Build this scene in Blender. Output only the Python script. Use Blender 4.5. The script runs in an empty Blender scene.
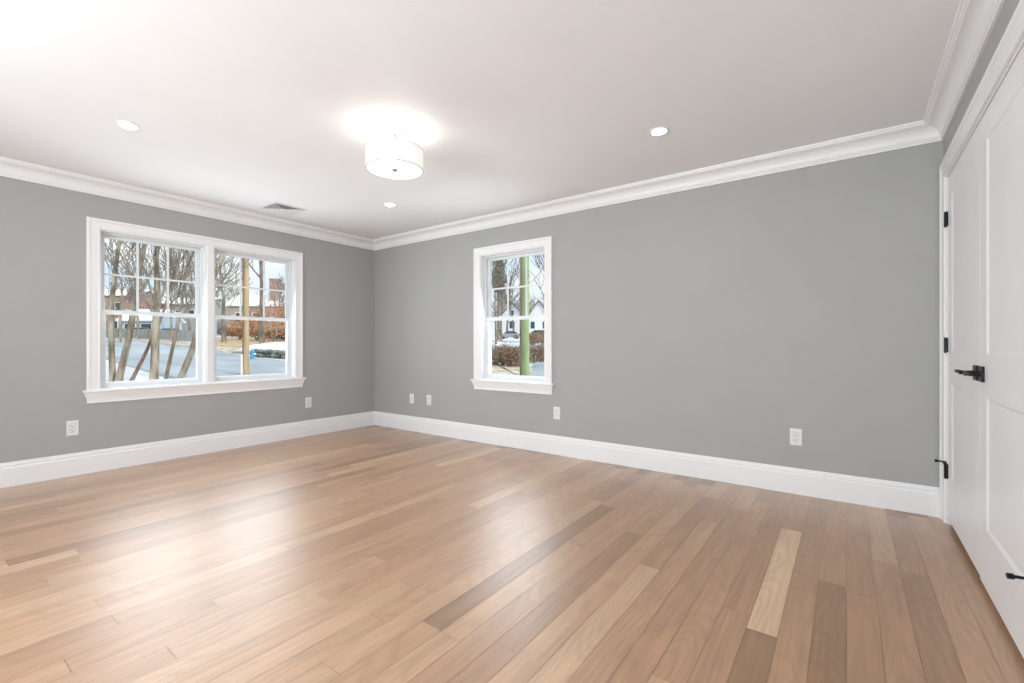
import bpy, bmesh, math, random
from mathutils import Vector, Matrix

# ------------------------------------------------------------------ camera, world, sun, exposure
S = bpy.context.scene
COL = S.collection
CAM = Vector((5.118, -3.867, 1.07))
YAW = math.radians(36.16)
FOC = 457.0                                   # focal length in pixels of a 1024 px wide frame
cd = bpy.data.cameras.new('camera')
cam = bpy.data.objects.new('camera', cd)
COL.objects.link(cam)
cam.location = CAM
cam.rotation_euler = (math.radians(90), 0, YAW)
cd.sensor_width = 36.0
cd.lens = 36.0 * FOC / 1024.0
cd.shift_y = 3.5 / 1024.0
cd.clip_start = 0.02
cd.clip_end = 600
S.camera = cam

S.view_settings.view_transform = 'Standard'
S.view_settings.look = 'None'
S.view_settings.gamma = 1.0
S.view_settings.use_curve_mapping = False
S.view_settings.exposure = 0.0

SKY_SCALE = 1.22
w = bpy.data.worlds.new('overcast_sky')
S.world = w
w.use_nodes = True
nt = w.node_tree
nt.nodes.clear()
wo = nt.nodes.new('ShaderNodeOutputWorld')
bg = nt.nodes.new('ShaderNodeBackground')
tc = nt.nodes.new('ShaderNodeTexCoord')
sep = nt.nodes.new('ShaderNodeSeparateXYZ')
nt.links.new(tc.outputs['Generated'], sep.inputs[0])
mr = nt.nodes.new('ShaderNodeFloatCurve')     # brightness against elevation: pale horizon, brightest cloud deck at 25-40 degrees
cv = mr.mapping.curves[0]
for q_, (x_, y_) in enumerate([(0.0, 0.80), (0.2, 0.84), (0.36, 0.95), (0.62, 0.98), (1.0, 0.95)]):
    if q_ == 0: cv.points[0].location = (x_, y_)
    elif q_ == 4: cv.points[1].location = (x_, y_)
    else: cv.points.new(x_, y_)
mr.mapping.update()
nt.links.new(sep.outputs['Z'], mr.inputs['Value'])
ml = nt.nodes.new('ShaderNodeMath')
ml.operation = 'MULTIPLY'
ml.inputs[1].default_value = SKY_SCALE
nt.links.new(mr.outputs[0], ml.inputs[0])
nz = nt.nodes.new('ShaderNodeTexNoise')
nz.inputs['Scale'].default_value = 6.0
nz.inputs['Detail'].default_value = 5.0
mp = nt.nodes.new('ShaderNodeMapping')
mp.inputs['Scale'].default_value = (1, 1, 3)
nt.links.new(tc.outputs['Generated'], mp.inputs[0])
nt.links.new(mp.outputs[0], nz.inputs['Vector'])
cr = nt.nodes.new('ShaderNodeValToRGB')
cr.color_ramp.elements[0].position = 0.36
cr.color_ramp.elements[0].color = (0.72, 0.86, 1.0, 1)
cr.color_ramp.elements[1].position = 0.62
cr.color_ramp.elements[1].color = (1.0, 1.0, 1.0, 1)
nt.links.new(nz.outputs['Fac'], cr.inputs['Fac'])
nt.links.new(cr.outputs['Color'], bg.inputs['Color'])
nt.links.new(ml.outputs[0], bg.inputs['Strength'])
nt.links.new(bg.outputs[0], wo.inputs[0])

sd = bpy.data.lights.new('sun', 'SUN')
sun = bpy.data.objects.new('sun', sd)
COL.objects.link(sun)
sd.energy = 2.2
sd.angle = math.radians(3)
sd.color = (1.0, 0.95, 0.86)
sun.location = (40, 0, 40)
sun.rotation_euler = Vector((1.0, 0.0, 0.62)).to_track_quat('Z', 'Y').to_euler()

PENDANT_W = 1.3
REAR_FILL_W = 154.0       # added area lamps at the unseen rear windows, brightening the room
VIEW_FILL_W = 12.0   # added area lamp inside each window in view, for sheen on the floor
PENDANT_GLOW = 1.5
CAN_GLOW = 60.0

R90 = math.radians(90)
for loc_, rot_, pw_ in [((2.225, -5.67, 1.37), (R90 + 0.33, 0, 0), REAR_FILL_W / 3), ((3.175, -5.67, 1.37), (R90 + 0.33, 0, 0), REAR_FILL_W / 3),
                        ((4.725, -5.67, 1.37), (R90 + 0.33, 0, 0), REAR_FILL_W / 3),
                        ((-0.07, -2.397, 1.37), (R90 - 0.2, 0, -R90), VIEW_FILL_W), ((-0.07, -1.513, 1.37), (R90 - 0.2, 0, -R90), VIEW_FILL_W),
                        ((2.281, 0.07, 1.37), (R90 - 0.2, 0, 2 * R90), VIEW_FILL_W)]:
    ld = bpy.data.lights.new('window_fill_lamp', 'AREA')  # added lamps set in the window openings as extra fill
    ld.shape = 'RECTANGLE'
    ld.size, ld.size_y = 0.74, 1.26
    ld.energy = pw_
    ld.color = (0.90, 0.95, 1.0)
    lo_ = bpy.data.objects.new('window_fill_lamp', ld)
    COL.objects.link(lo_)
    lo_.location = loc_
    lo_.rotation_euler = rot_

# ------------------------------------------------------------------ helpers
CEIL = 2.455
XC = 5.607          # wall with the double doors
YD = -5.6           # wall behind the camera
TH = math.radians(0.57)
ORIG = {}


def mapA(u, d, z): return Vector((d, u, z))
def mapB(u, d, z): return Vector((u, -d, z))
def mapD(u, d, z): return Vector((u, YD + d, z))
def mapW(u, d, z): return Vector((u, d, z))


_ct, _st = math.cos(TH), math.sin(TH)
def mapC(u, d, z): return Vector((XC + _st * u - _ct * d, _ct * u + _st * d, z))


class MB:
    def __init__(self, m=mapW):
        self.m, self.v, self.f = m, [], []

    def add(self, vs, fs):
        n = len(self.v)
        self.v += [self.m(*p) for p in vs]
        self.f += [tuple(i + n for i in f) for f in fs]
        return self

    def box(self, u0, u1, d0, d1, z0, z1):
        vs = [(u, d, z) for u in (u0, u1) for d in (d0, d1) for z in (z0, z1)]
        return self.add(vs, [(0, 1, 3, 2), (4, 6, 7, 5), (0, 4, 5, 1), (2, 3, 7, 6), (0, 2, 6, 4), (1, 5, 7, 3)])

    def frame(self, u0, u1, z0, z1, l, r, t, b, d0, d1):
        """a mitred rectangular frame"""
        o = [(u0, z0), (u1, z0), (u1, z1), (u0, z1)]
        i = [(u0 + l, z0 + b), (u1 - r, z0 + b), (u1 - r, z1 - t), (u0 + l, z1 - t)]
        vs = [(p[0], d, p[1]) for d in (d0, d1) for q in (o, i) for p in q]
        fs = []
        for k in range(4):
            j = (k + 1) % 4
            fs += [(k, j, 4 + j, 4 + k), (8 + k, 12 + k, 12 + j, 8 + j), (k, 8 + k, 8 + j, j), (4 + k, 4 + j, 12 + j, 12 + k)]
        return self.add(vs, fs)

    def rings(self, rings, caps=True, closed=True):
        n = len(rings[0])
        vs = [p for r in rings for p in r]
        fs = []
        for a in range(len(rings) - 1):
            for k in range(n if closed else n - 1):
                j = (k + 1) % n
                fs.append((a * n + k, a * n + j, (a + 1) * n + j, (a + 1) * n + k))
        if caps:
            fs.append(tuple(range(n - 1, -1, -1)))
            fs.append(tuple((len(rings) - 1) * n + k for k in range(n)))
        return self.add(vs, fs)

    def lathe(self, c, prof, n=32, axis='z', caps=True):
        rs = []
        for r, h in prof:
            ring = []
            for k in range(n):
                a = 2 * math.pi * k / n
                x, y = r * math.cos(a), r * math.sin(a)
                if axis == 'z': ring.append((c[0] + x, c[1] + y, c[2] + h))
                elif axis == 'd': ring.append((c[0] + x, c[1] + h, c[2] + y))
                else: ring.append((c[0] + h, c[1] + x, c[2] + y))
            rs.append(ring)
        return self.rings(rs, caps)

    def tube(self, pts, rad, n=6):
        pts = [Vector(p) for p in pts]
        rs = []
        for i, p in enumerate(pts):
            t = (pts[min(i + 1, len(pts) - 1)] - pts[max(i - 1, 0)])
            if t.length < 1e-9: t = Vector((0, 0, 1))
            t.normalize()
            up = Vector((1, 0, 0)) if abs(t.z) > 0.9 else Vector((0, 0, 1))
            a = t.cross(up).normalized()
            b = t.cross(a)
            r = rad[i] if isinstance(rad, (list, tuple)) else rad
            rs.append([tuple(p + (a * math.cos(2 * math.pi * k / n) + b * math.sin(2 * math.pi * k / n)) * r) for k in range(n)])
        return self.rings(rs)

    def ball(self, c, r, sz=1.0, seed=0, bump=0.0, n=8, m=6):
        rnd = random.Random(seed)
        rs = []
        for i in range(m + 1):
            t = math.pi * i / m
            rs.append([(c[0] + r * max(math.sin(t), .02) * math.cos(2 * math.pi * k / n) * (1 + rnd.uniform(-bump, bump)),
                        c[1] + r * max(math.sin(t), .02) * math.sin(2 * math.pi * k / n) * (1 + rnd.uniform(-bump, bump)),
                        c[2] - r * sz * math.cos(t) * (1 + rnd.uniform(-bump, bump))) for k in range(n)])
        return self.rings(rs)

    def build(self, name, mat, parent=None, bevel=0.0, smooth=False, recalc=True, origin=None):
        loc = ORIG.get(parent.name, Vector()) if parent else (Vector(origin) if origin else Vector())
        me = bpy.data.meshes.new(name)
        me.from_pydata([tuple(v - loc) for v in self.v], [], self.f)
        if recalc:
            bm = bmesh.new()
            bm.from_mesh(me)
            bmesh.ops.recalc_face_normals(bm, faces=bm.faces)
            bm.to_mesh(me)
            bm.free()
        if smooth:
            for p in me.polygons: p.use_smooth = True
        me.materials.append(mat)
        o = bpy.data.objects.new(name, me)
        COL.objects.link(o)
        if parent: o.parent = parent
        else: o.location = loc
        ORIG[o.name] = loc
        if bevel:
            b = o.modifiers.new('bevel', 'BEVEL')
            b.width = bevel
            b.segments = 2
            b.limit_method = 'ANGLE'
        if smooth == 'auto':
            m2 = o.modifiers.new('split', 'EDGE_SPLIT')
            m2.split_angle = math.radians(35)
        return o


def empty(name, loc):
    o = bpy.data.objects.new(name, None)
    COL.objects.link(o)
    o.empty_display_size = 0.1
    o.location = Vector(loc)
    ORIG[o.name] = Vector(loc)
    return o


def tag(o, label=None, cat=None, group=None, kind=None):
    for k, v in (('label', label), ('category', cat), ('group', group), ('kind', kind)):
        if v: o[k] = v
    return o


def struct(o, label=None, cat=None):
    return tag(o, label, cat, None, 'structure')


def sweep(m, path, prof, mat, name, parent=None):
    """profile [(across, depth)] swept along a wall polyline path [(u, z)], mitred; 'across' grows to the left of travel"""
    mb = MB(m)
    n = len(path)
    rs = []
    for i, p in enumerate(path):
        d0 = None if i == 0 else Vector((path[i][0] - path[i - 1][0], path[i][1] - path[i - 1][1])).normalized()
        d1 = None if i == n - 1 else Vector((path[i + 1][0] - path[i][0], path[i + 1][1] - path[i][1])).normalized()
        n0 = Vector((-d0.y, d0.x)) if d0 else None
        n1 = Vector((-d1.y, d1.x)) if d1 else None
        if n0 is None: q = n1
        elif n1 is None: q = n0
        else:
            q = (n0 + n1).normalized()
            q = q / q.dot(n0)
        rs.append([(p[0] + q.x * a, d, p[1] + q.y * a) for a, d in prof])
    mb.rings(rs)
    return mb.build(name, mat, parent)


def along(m, u0, u1, prof, mat, name, mit0=0, mit1=0, parent=None):
    """profile [(depth, z)] run along a wall from u0 to u1; mit = 1 for an inside corner mitre"""
    mb = MB(m)
    mb.rings([[(u0 + d * mit0, d, z) for d, z in prof], [(u1 - d * mit1, d, z) for d, z in prof]])
    return mb.build(name, mat, parent)


# ------------------------------------------------------------------ materials
def material(name, col, rough=0.5, metal=0.0, spec=0.5, noise=0.0, nscale=20.0, bump=0.0, emit=None, estr=0.0, stretch=None, dark=None, coat=0.0):
    m = bpy.data.materials.new(name)
    m.use_nodes = True
    t = m.node_tree
    b = t.nodes['Principled BSDF']
    b.inputs['Base Color'].default_value = (*col, 1)
    b.inputs['Roughness'].default_value = rough
    b.inputs['Metallic'].default_value = metal
    b.inputs['Specular IOR Level'].default_value = spec
    b.inputs['Coat Weight'].default_value = coat
    if noise or bump:
        co = t.nodes.new('ShaderNodeTexCoord')
        mpp = t.nodes.new('ShaderNodeMapping')
        mpp.inputs['Scale'].default_value = stretch or (1, 1, 1)
        n = t.nodes.new('ShaderNodeTexNoise')
        n.inputs['Scale'].default_value = nscale
        n.inputs['Detail'].default_value = 6
        t.links.new(co.outputs['Object'], mpp.inputs[0])
        t.links.new(mpp.outputs[0], n.inputs['Vector'])
        if noise:
            r = t.nodes.new('ShaderNodeValToRGB')
            lo = dark or tuple(c * (1 - noise) for c in col)
            hi = col if dark else tuple(min(1, c * (1 + noise)) for c in col)
            r.color_ramp.elements[0].position = 0.36
            r.color_ramp.elements[1].position = 0.64
            r.color_ramp.elements[0].color = (*lo, 1)
            r.color_ramp.elements[1].color = (*hi, 1)
            t.links.new(n.outputs['Fac'], r.inputs['Fac'])
            t.links.new(r.outputs['Color'], b.inputs['Base Color'])
        if bump:
            bp = t.nodes.new('ShaderNodeBump')
            bp.inputs['Strength'].default_value = bump
            bp.inputs['Distance'].default_value = 0.01
            t.links.new(n.outputs['Fac'], bp.inputs['Height'])
            t.links.new(bp.outputs['Normal'], b.inputs['Normal'])
    if emit:
        b.inputs['Emission Color'].default_value = (*emit, 1)
        b.inputs['Emission Strength'].default_value = estr
    return m


def glass_material():
    m = bpy.data.materials.new('window_glass')
    m.use_nodes = True
    t = m.node_tree
    t.nodes.clear()
    o = t.nodes.new('ShaderNodeOutputMaterial')
    mx = t.nodes.new('ShaderNodeMixShader')
    tr = t.nodes.new('ShaderNodeBsdfTransparent')
    tr.inputs[0].default_value = (0.97, 0.99, 0.99, 1)
    gl = t.nodes.new('ShaderNodeBsdfGlossy')
    gl.inputs['Roughness'].default_value = 0.0
    lw = t.nodes.new('ShaderNodeFresnel')
    lw.inputs['IOR'].default_value = 1.12
    t.links.new(lw.outputs[0], mx.inputs[0])
    t.links.new(tr.outputs[0], mx.inputs[1])
    t.links.new(gl.outputs[0], mx.inputs[2])
    t.links.new(mx.outputs[0], o.inputs[0])
    return m


def floor_material():
    m = bpy.data.materials.new('oak_planks')
    m.use_nodes = True
    t = m.node_tree
    L = t.links.new
    b = t.nodes['Principled BSDF']
    at = t.nodes.new('ShaderNodeAttribute')
    at.attribute_name = 'plank'
    sp = t.nodes.new('ShaderNodeSeparateColor')
    L(at.outputs['Color'], sp.inputs[0])
    co = t.nodes.new('ShaderNodeTexCoord')
    # every plank samples its own piece of grain
    off = t.nodes.new('ShaderNodeVectorMath')
    off.operation = 'MULTIPLY_ADD'
    off.inputs[1].default_value = (37, 53, 71)
    L(at.outputs['Color'], off.inputs[0])
    L(co.outputs['Object'], off.inputs[2])

    def grain(scale, sx, detail, dist=0.0):
        mpp = t.nodes.new('ShaderNodeMapping')
        mpp.inputs['Scale'].default_value = sx
        L(off.outputs[0], mpp.inputs[0])
        n = t.nodes.new('ShaderNodeTexNoise')
        n.inputs['Scale'].default_value = scale
        n.inputs['Detail'].default_value = detail
        n.inputs['Distortion'].default_value = dist
        L(mpp.outputs[0], n.inputs['Vector'])
        return n
    fine = grain(75, (1, 0.04, 1), 4)
    broad = grain(7, (1, 0.16, 1), 3, 0.6)
    # cathedral figure: contour lines of a broad noise
    cath = grain(3.2, (1, 0.22, 1), 1.5, 0.5)
    mul = t.nodes.new('ShaderNodeMath'); mul.operation = 'MULTIPLY'; mul.inputs[1].default_value = 38.0
    L(cath.outputs['Fac'], mul.inputs[0])
    fr = t.nodes.new('ShaderNodeMath'); fr.operation = 'PINGPONG'; fr.inputs[1].default_value = 1.0
    L(mul.outputs[0], fr.inputs[0])
    pw = t.nodes.new('ShaderNodeMath'); pw.operation = 'POWER'; pw.inputs[1].default_value = 2.2
    L(fr.outputs[0], pw.inputs[0])
    # plank tone
    rp = t.nodes.new('ShaderNodeValToRGB')
    el = rp.color_ramp.elements
    el[0].position = 0.0; el[0].color = (0.30, 0.162, 0.078, 1)
    el[1].position = 1.0; el[1].color = (0.69, 0.47, 0.285, 1)
    e = el.new(0.30); e.color = (0.420, 0.232, 0.122, 1)
    e = el.new(0.62); e.color = (0.495, 0.286, 0.158, 1)
    e = el.new(0.86); e.color = (0.55, 0.345, 0.20, 1)
    L(sp.outputs[0], rp.inputs['Fac'])

    def darken(src, fac_socket, lo, hi):
        mrr = t.nodes.new('ShaderNodeMapRange')
        mrr.inputs['From Min'].default_value = 0.25
        mrr.inputs['From Max'].default_value = 0.75
        mrr.inputs['To Min'].default_value = lo
        mrr.inputs['To Max'].default_value = hi
        L(fac_socket, mrr.inputs['Value'])
        vm = t.nodes.new('ShaderNodeVectorMath'); vm.operation = 'SCALE'
        L(src, vm.inputs[0])
        L(mrr.outputs[0], vm.inputs['Scale'])
        return vm.outputs[0]
    c = darken(rp.outputs['Color'], fine.outputs['Fac'], 0.86, 1.13)
    c = darken(c, broad.outputs['Fac'], 0.87, 1.10)
    mrr = t.nodes.new('ShaderNodeMapRange')
    mrr.inputs['To Min'].default_value = 1.03
    mrr.inputs['To Max'].default_value = 0.90
    L(pw.outputs[0], mrr.inputs['Value'])
    vm = t.nodes.new('ShaderNodeVectorMath'); vm.operation = 'SCALE'
    L(c, vm.inputs[0]); L(mrr.outputs[0], vm.inputs['Scale'])
    L(vm.outputs[0], b.inputs['Base Color'])
    b.inputs['Roughness'].default_value = 0.42
    b.inputs['Specular IOR Level'].default_value = 0.7
    b.inputs['Coat Weight'].default_value = 1.0
    b.inputs['Coat Roughness'].default_value = 0.35
    bp = t.nodes.new('ShaderNodeBump')
    bp.inputs['Strength'].default_value = 0.06
    bp.inputs['Distance'].default_value = 0.004
    L(fine.outputs['Fac'], bp.inputs['Height'])
    L(bp.outputs['Normal'], b.inputs['Normal'])
    return m


M = {}
M['wall'] = material('grey_wall_paint', (0.405, 0.405, 0.40), 0.55, spec=0.3, noise=0.012, nscale=3, bump=0.02)
M['ceil'] = material('white_ceiling_paint', (0.885, 0.895, 0.905), 0.8, spec=0.2, noise=0.01, nscale=2)
M['trim'] = material('white_trim_paint', (0.86, 0.86, 0.86), 0.35, noise=0.01, nscale=4)
M['vinyl'] = material('white_vinyl', (0.80, 0.83, 0.85), 0.35, noise=0.01, nscale=6)
M['door'] = material('white_door_paint', (0.86, 0.86, 0.86), 0.38, noise=0.012, nscale=3)
M['black'] = material('black_metal', (0.012, 0.012, 0.013), 0.38, 0.6, noise=0.2, nscale=30)
M['plate'] = material('white_plastic_plate', (0.80, 0.80, 0.79), 0.35, noise=0.01, nscale=30)
M['slot'] = material('dark_slot', (0.10, 0.10, 0.10), 0.6, noise=0.1, nscale=40)
M['dark'] = material('closet_shade', (0.05, 0.045, 0.04), 0.8, noise=0.1, nscale=4)  # dark base colour stands for shade behind the doors
M['glass'] = glass_material()
M['floor'] = floor_material()
M['shade'] = material('white_fabric_shade', (0.80, 0.78, 0.74), 0.8, noise=0.02, nscale=90, stretch=(1, 1, 0.2), emit=(1.0, 0.97, 0.92), estr=0.5)
M['diffuser'] = material('glowing_acrylic', (0.85, 0.85, 0.83), 0.4, noise=0.01, nscale=5, emit=(1.0, 0.97, 0.92), estr=PENDANT_GLOW)
M['nickel'] = material('brushed_nickel', (0.50, 0.48, 0.45), 0.3, 0.9, noise=0.05, nscale=60)
M['canopy'] = material('satin_canopy', (0.55, 0.51, 0.47), 0.35, 0.3, noise=0.02, nscale=20)
M['lens'] = material('glowing_lens', (0.9, 0.9, 0.88), 0.5, noise=0.01, nscale=5, emit=(1.0, 0.975, 0.94), estr=CAN_GLOW)
M['vent'] = material('white_vent_metal', (0.72, 0.72, 0.71), 0.4, noise=0.01, nscale=10)
M['duct'] = material('grey_duct', (0.55, 0.55, 0.55), 0.8, noise=0.1, nscale=10)
# outdoors
M['snow'] = material('snow', (0.76, 0.78, 0.82), 0.8, noise=0.06, nscale=0.5, bump=0.3)
M['road'] = material('asphalt', (0.40, 0.45, 0.50), 0.7, noise=0.22, nscale=0.35, stretch=(0.3, 1, 1), bump=0.2)
M['straw'] = material('dormant_lawn', (0.52, 0.41, 0.26), 0.9, noise=0.3, nscale=1.2, bump=0.4)
M['verge'] = material('dry_verge', (0.72, 0.68, 0.62), 0.9, noise=0.25, nscale=1.8, bump=0.3, dark=(0.42, 0.31, 0.19))
M['bark'] = material('grey_bark', (0.48, 0.41, 0.32), 0.9, dark=(0.16, 0.13, 0.095), noise=0.5, nscale=4, stretch=(1, 1, 0.25), bump=0.8)
M['barkd'] = material('dark_bark', (0.21, 0.175, 0.14), 0.9, noise=0.45, nscale=4, stretch=(1, 1, 0.25), bump=0.8)
M['barkr'] = material('reddish_bark', (0.27, 0.18, 0.135), 0.9, noise=0.35, nscale=5, stretch=(1, 1, 0.25), bump=0.8)
M['twig'] = material('bare_twigs', (0.30, 0.255, 0.21), 0.9, noise=0.25, nscale=3)
M['polew'] = material('tan_pole_wood', (0.50, 0.36, 0.22), 0.85, noise=0.2, nscale=5, stretch=(1, 1, 0.1), bump=0.4)
M['poleg'] = material('green_treated_wood', (0.36, 0.47, 0.24), 0.85, noise=0.35, nscale=5, stretch=(1, 1, 0.15), bump=0.4, dark=(0.24, 0.29, 0.15))
M['brush'] = material('brown_brush', (0.30, 0.19, 0.12), 0.95, noise=0.5, nscale=3)
M['beech'] = material('russet_leaves', (0.48, 0.21, 0.09), 0.95, noise=0.5, nscale=2)
M['needle'] = material('evergreen_needles', (0.11, 0.155, 0.085), 0.95, noise=0.5, nscale=2)
M['hedge'] = material('dark_hedge', (0.10, 0.11, 0.075), 0.95, noise=0.5, nscale=3)
M['stone'] = material('grey_stone', (0.20, 0.20, 0.18), 0.9, noise=0.5, nscale=2.2, bump=0.6)
M['brick'] = material('red_brick', (0.36, 0.245, 0.205), 0.9, noise=0.3, nscale=3.5, bump=0.3)
M['white_siding'] = material('white_siding', (0.80, 0.81, 0.82), 0.7, noise=0.04, nscale=2)
M['grey_siding'] = material('grey_siding', (0.36, 0.37, 0.36), 0.8, noise=0.12, nscale=2)
M['blue_siding'] = material('pale_blue_siding', (0.40, 0.50, 0.56), 0.8, noise=0.1, nscale=2)
M['tan_siding'] = material('tan_siding', (0.42, 0.33, 0.26), 0.8, noise=0.1, nscale=2)
M['shingle'] = material('dark_shingles', (0.15, 0.145, 0.14), 0.9, noise=0.3, nscale=4)
M['roof_snow'] = material('snowy_roof', (0.80, 0.83, 0.87), 0.85, noise=0.08, nscale=1)
M['hwin'] = material('house_window_glass', (0.06, 0.08, 0.10), 0.1, noise=0.1, nscale=2)
M['car_silver'] = material('silver_car_paint', (0.38, 0.41, 0.45), 0.3, 0.5, noise=0.03, nscale=3)
M['car_dark'] = material('charcoal_car_paint', (0.07, 0.075, 0.085), 0.3, 0.4, noise=0.05, nscale=3)
M['car_blue'] = material('blue_car_paint', (0.24, 0.36, 0.46), 0.3, 0.4, noise=0.04, nscale=3)
M['tyre'] = material('tyre_rubber', (0.03, 0.03, 0.03), 0.8, noise=0.1, nscale=8)
M['hydrant'] = material('blue_hydrant_paint', (0.08, 0.33, 0.62), 0.5, noise=0.1, nscale=8)
M['guard'] = material('white_guard', (0.85, 0.85, 0.83), 0.5, noise=0.03, nscale=5)

# ------------------------------------------------------------------ room shell
T = 0.17            # wall thickness


def wall(name, m, u0, u1, holes, mat, extra=None):
    """a solid wall of thickness T with rectangular openings (u0, u1, z0, z1), one mesh"""
    mb = MB(m)
    holes = sorted(holes)
    cur = u0
    for (a, b, z0, z1) in holes:
        if a > cur: mb.box(cur, a, -T, 0, -0.2, CEIL + 0.02)
        if z0 > -0.2: mb.box(a, b, -T, 0, -0.2, z0)
        mb.box(a, b, -T, 0, z1, CEIL + 0.02)
        cur = b
    if cur < u1: mb.box(cur, u1, -T, 0, -0.2, CEIL + 0.02)
    return struct(mb.build(name, mat))


SILL, HEAD = 0.69, 2.055
WA1 = (-2.799, -1.998)
WA2 = (-1.932, -1.094)
WB = (1.862, 2.700)
WD_ADDED = [(1.80, 2.65), (2.75, 3.60), (4.30, 5.15)]  # invented windows behind the camera, added to light the room
wall('wall_left', mapA, YD - T, T, [(*WA1, SILL, HEAD), (*WA2, SILL, HEAD)], M['wall'])
wall('wall_back', mapB, 0.0, XC, [(*WB, SILL, HEAD)], M['wall'])
wall('wall_front', mapD, 0.0, XC, [(*q, SILL, HEAD) for q in WD_ADDED], M['wall'])

DZ0, DZ1 = 0.0, 2.085
D_A, D_B = -0.115, -1.860     # door opening along the right wall
mbw = MB(mapC)
mbw.box(D_A, T, -T, 0, -0.2, CEIL + 0.02)
mbw.box(D_B, D_A, -T, 0, DZ1, CEIL + 0.02)
mbw.box(YD - T, D_B, -T, 0, -0.2, CEIL + 0.02)
struct(mbw.build('wall_right', M['wall']))
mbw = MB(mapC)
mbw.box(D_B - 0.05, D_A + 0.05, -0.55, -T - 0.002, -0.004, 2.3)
# box behind the double doors, coloured dark for the closet's shade (inside faces seen only through the gap below them)
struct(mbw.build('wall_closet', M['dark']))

mbw = MB()
mbw.box(-T, XC + 0.4, YD - T, T, CEIL, CEIL + 0.25)
struct(mbw.build('ceiling', M['ceil']))

# floor: one mesh of oak planks running towards the back wall
rnd = random.Random(11)
PW = 0.1022
verts, faces, tones = [], [], []
x = 4.813 - PW * 48
row = 0
fixed = {48: [(-0.50, 0.58), (-0.779, 0.45), (-1.947, 1.0), (-2.75, 0.10)],
         49: [(-1.05, 0.40), (-1.52, 0.36), (-3.0, 0.50)],
         50: [(-0.42, 0.50), (-1.36, 0.52), (-2.6, 0.06)],
         47: [(-0.62, 0.40), (-1.85, 0.34), (-2.9, 0.42)],
         46: [(-0.35, 0.28), (-1.0, 0.55), (-2.4, 0.47)]}
while x < XC + 0.01:
    y = 0.0
    plan = list(fixed.get(row, []))
    if not plan: y = rnd.uniform(-0.2, 0.3)
    while y > YD:
        if plan:
            y1, tone = plan.pop(0)
        else:
            y1 = y - rnd.choice([0.45, 0.6, 0.8, 0.9, 1.1, 1.3, 1.6, 2.0]) * rnd.uniform(0.9, 1.1)
            tone = min(1, max(0, rnd.gauss(0.50, 0.21)))
            if rnd.random() < 0.05: tone = rnd.uniform(0.82, 0.96)
        a, b = min(y, 0.02), max(y1, YD - 0.02)
        if a > b:
            n = len(verts)
            g = 0.0007
            verts += [(x + g, b + g, 0), (x + PW - g, b + g, 0), (x + PW - g, a - g, 0), (x + g, a - g, 0)]
            faces.append((n, n + 1, n + 2, n + 3))
            tones.append((tone, rnd.random(), rnd.random(), 1))
        y = y1
    x += PW
    row += 1
# subfloor slab under the planks
n = len(verts)
verts += [(-T, YD - T, -0.002), (XC + 0.5, YD - T, -0.002), (XC + 0.5, T, -0.002), (-T, T, -0.002),
          (-T, YD - T, -0.3), (XC + 0.5, YD - T, -0.3), (XC + 0.5, T, -0.3), (-T, T, -0.3)]
faces += [(n, n + 1, n + 2, n + 3), (n + 7, n + 6, n + 5, n + 4), (n, n + 4, n + 5, n + 1), (n + 1, n + 5, n + 6, n + 2),
          (n + 2, n + 6, n + 7, n + 3), (n + 3, n + 7, n + 4, n)]
tones += [(0.0, 0.1, 0.2, 1)] * 6
me = bpy.data.meshes.new('floor')
me.from_pydata(verts, [], faces)
ca = me.color_attributes.new('plank', 'FLOAT_COLOR', 'CORNER')
for p in me.polygons:
    for li in p.loop_indices: ca.data[li].color = tones[p.index]
me.materials.append(M['floor'])
fl = bpy.data.objects.new('floor', me)
COL.objects.link(fl)
struct(fl)

# baseboards: tall board with a stepped, rounded cap
BASE = [(0, 0), (0.018, 0), (0.018, 0.138), (0.012, 0.146), (0.0115, 0.155), (0.0135, 0.158), (0.0125, 0.163), (0.009, 0.168), (0.0075, 0.178), (0.005, 0.183), (0, 0.183)]
struct(along(mapA, YD, 0, BASE, M['trim'], 'baseboard_left', 1, 1))
struct(along(mapB, 0, XC - 0.002, BASE, M['trim'], 'baseboard_back', 1, 0))
struct(along(mapC, YD, D_B - 0.10, BASE, M['trim'], 'baseboard_right', 1, 0))
struct(along(mapD, 0, XC, BASE, M['trim'], 'baseboard_front', 1, 1))

# crown moulding: small bead on the wall, wide cove, stepped lip on the ceiling
CR = []
cz = CEIL - 0.118
CR += [(0, cz), (0.012, cz), (0.014, cz + 0.006), (0.012, cz + 0.012), (0.018, cz + 0.014), (0.018, cz + 0.022)]
for k in range(9):
    a = k / 8 * math.pi / 2
    CR.append((0.022 + 0.060 * (1 - math.cos(a)), cz + 0.026 + 0.064 * math.sin(a)))
CR += [(0.085, CEIL - 0.024), (0.092, CEIL - 0.022), (0.094, CEIL - 0.014), (0.102, CEIL - 0.012), (0.104, CEIL - 0.002), (0.104, CEIL + 0.004), (0, CEIL + 0.004)]
struct(along(mapA, YD, 0, CR, M['trim'], 'trim_1', 1, 1))
struct(along(mapB, 0, XC, CR, M['trim'], 'trim_2', 1, 1))
struct(along(mapC, YD, 0, CR, M['trim'], 'trim_3', 1, 1))
struct(along(mapD, 0, XC, CR, M['trim'], 'trim_4', 1, 1))

# ------------------------------------------------------------------ windows
CASING = [(0.0, 0.0), (0.0, 0.012), (0.006, 0.014), (0.010, 0.012), (0.058, 0.015), (0.062, 0.020), (0.068, 0.022), (0.080, 0.022), (0.085, 0.020), (0.086, 0.0)]


def casing(m, u0, u1, zb, zt, mat, name, parent=None):
    """casing up one side, across the head and down the other; 'across' grows outward"""
    return sweep(m, [(u1, zb), (u1, zt), (u0, zt), (u0, zb)], [(-a, d) for a, d in CASING], mat, name, parent)


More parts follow.
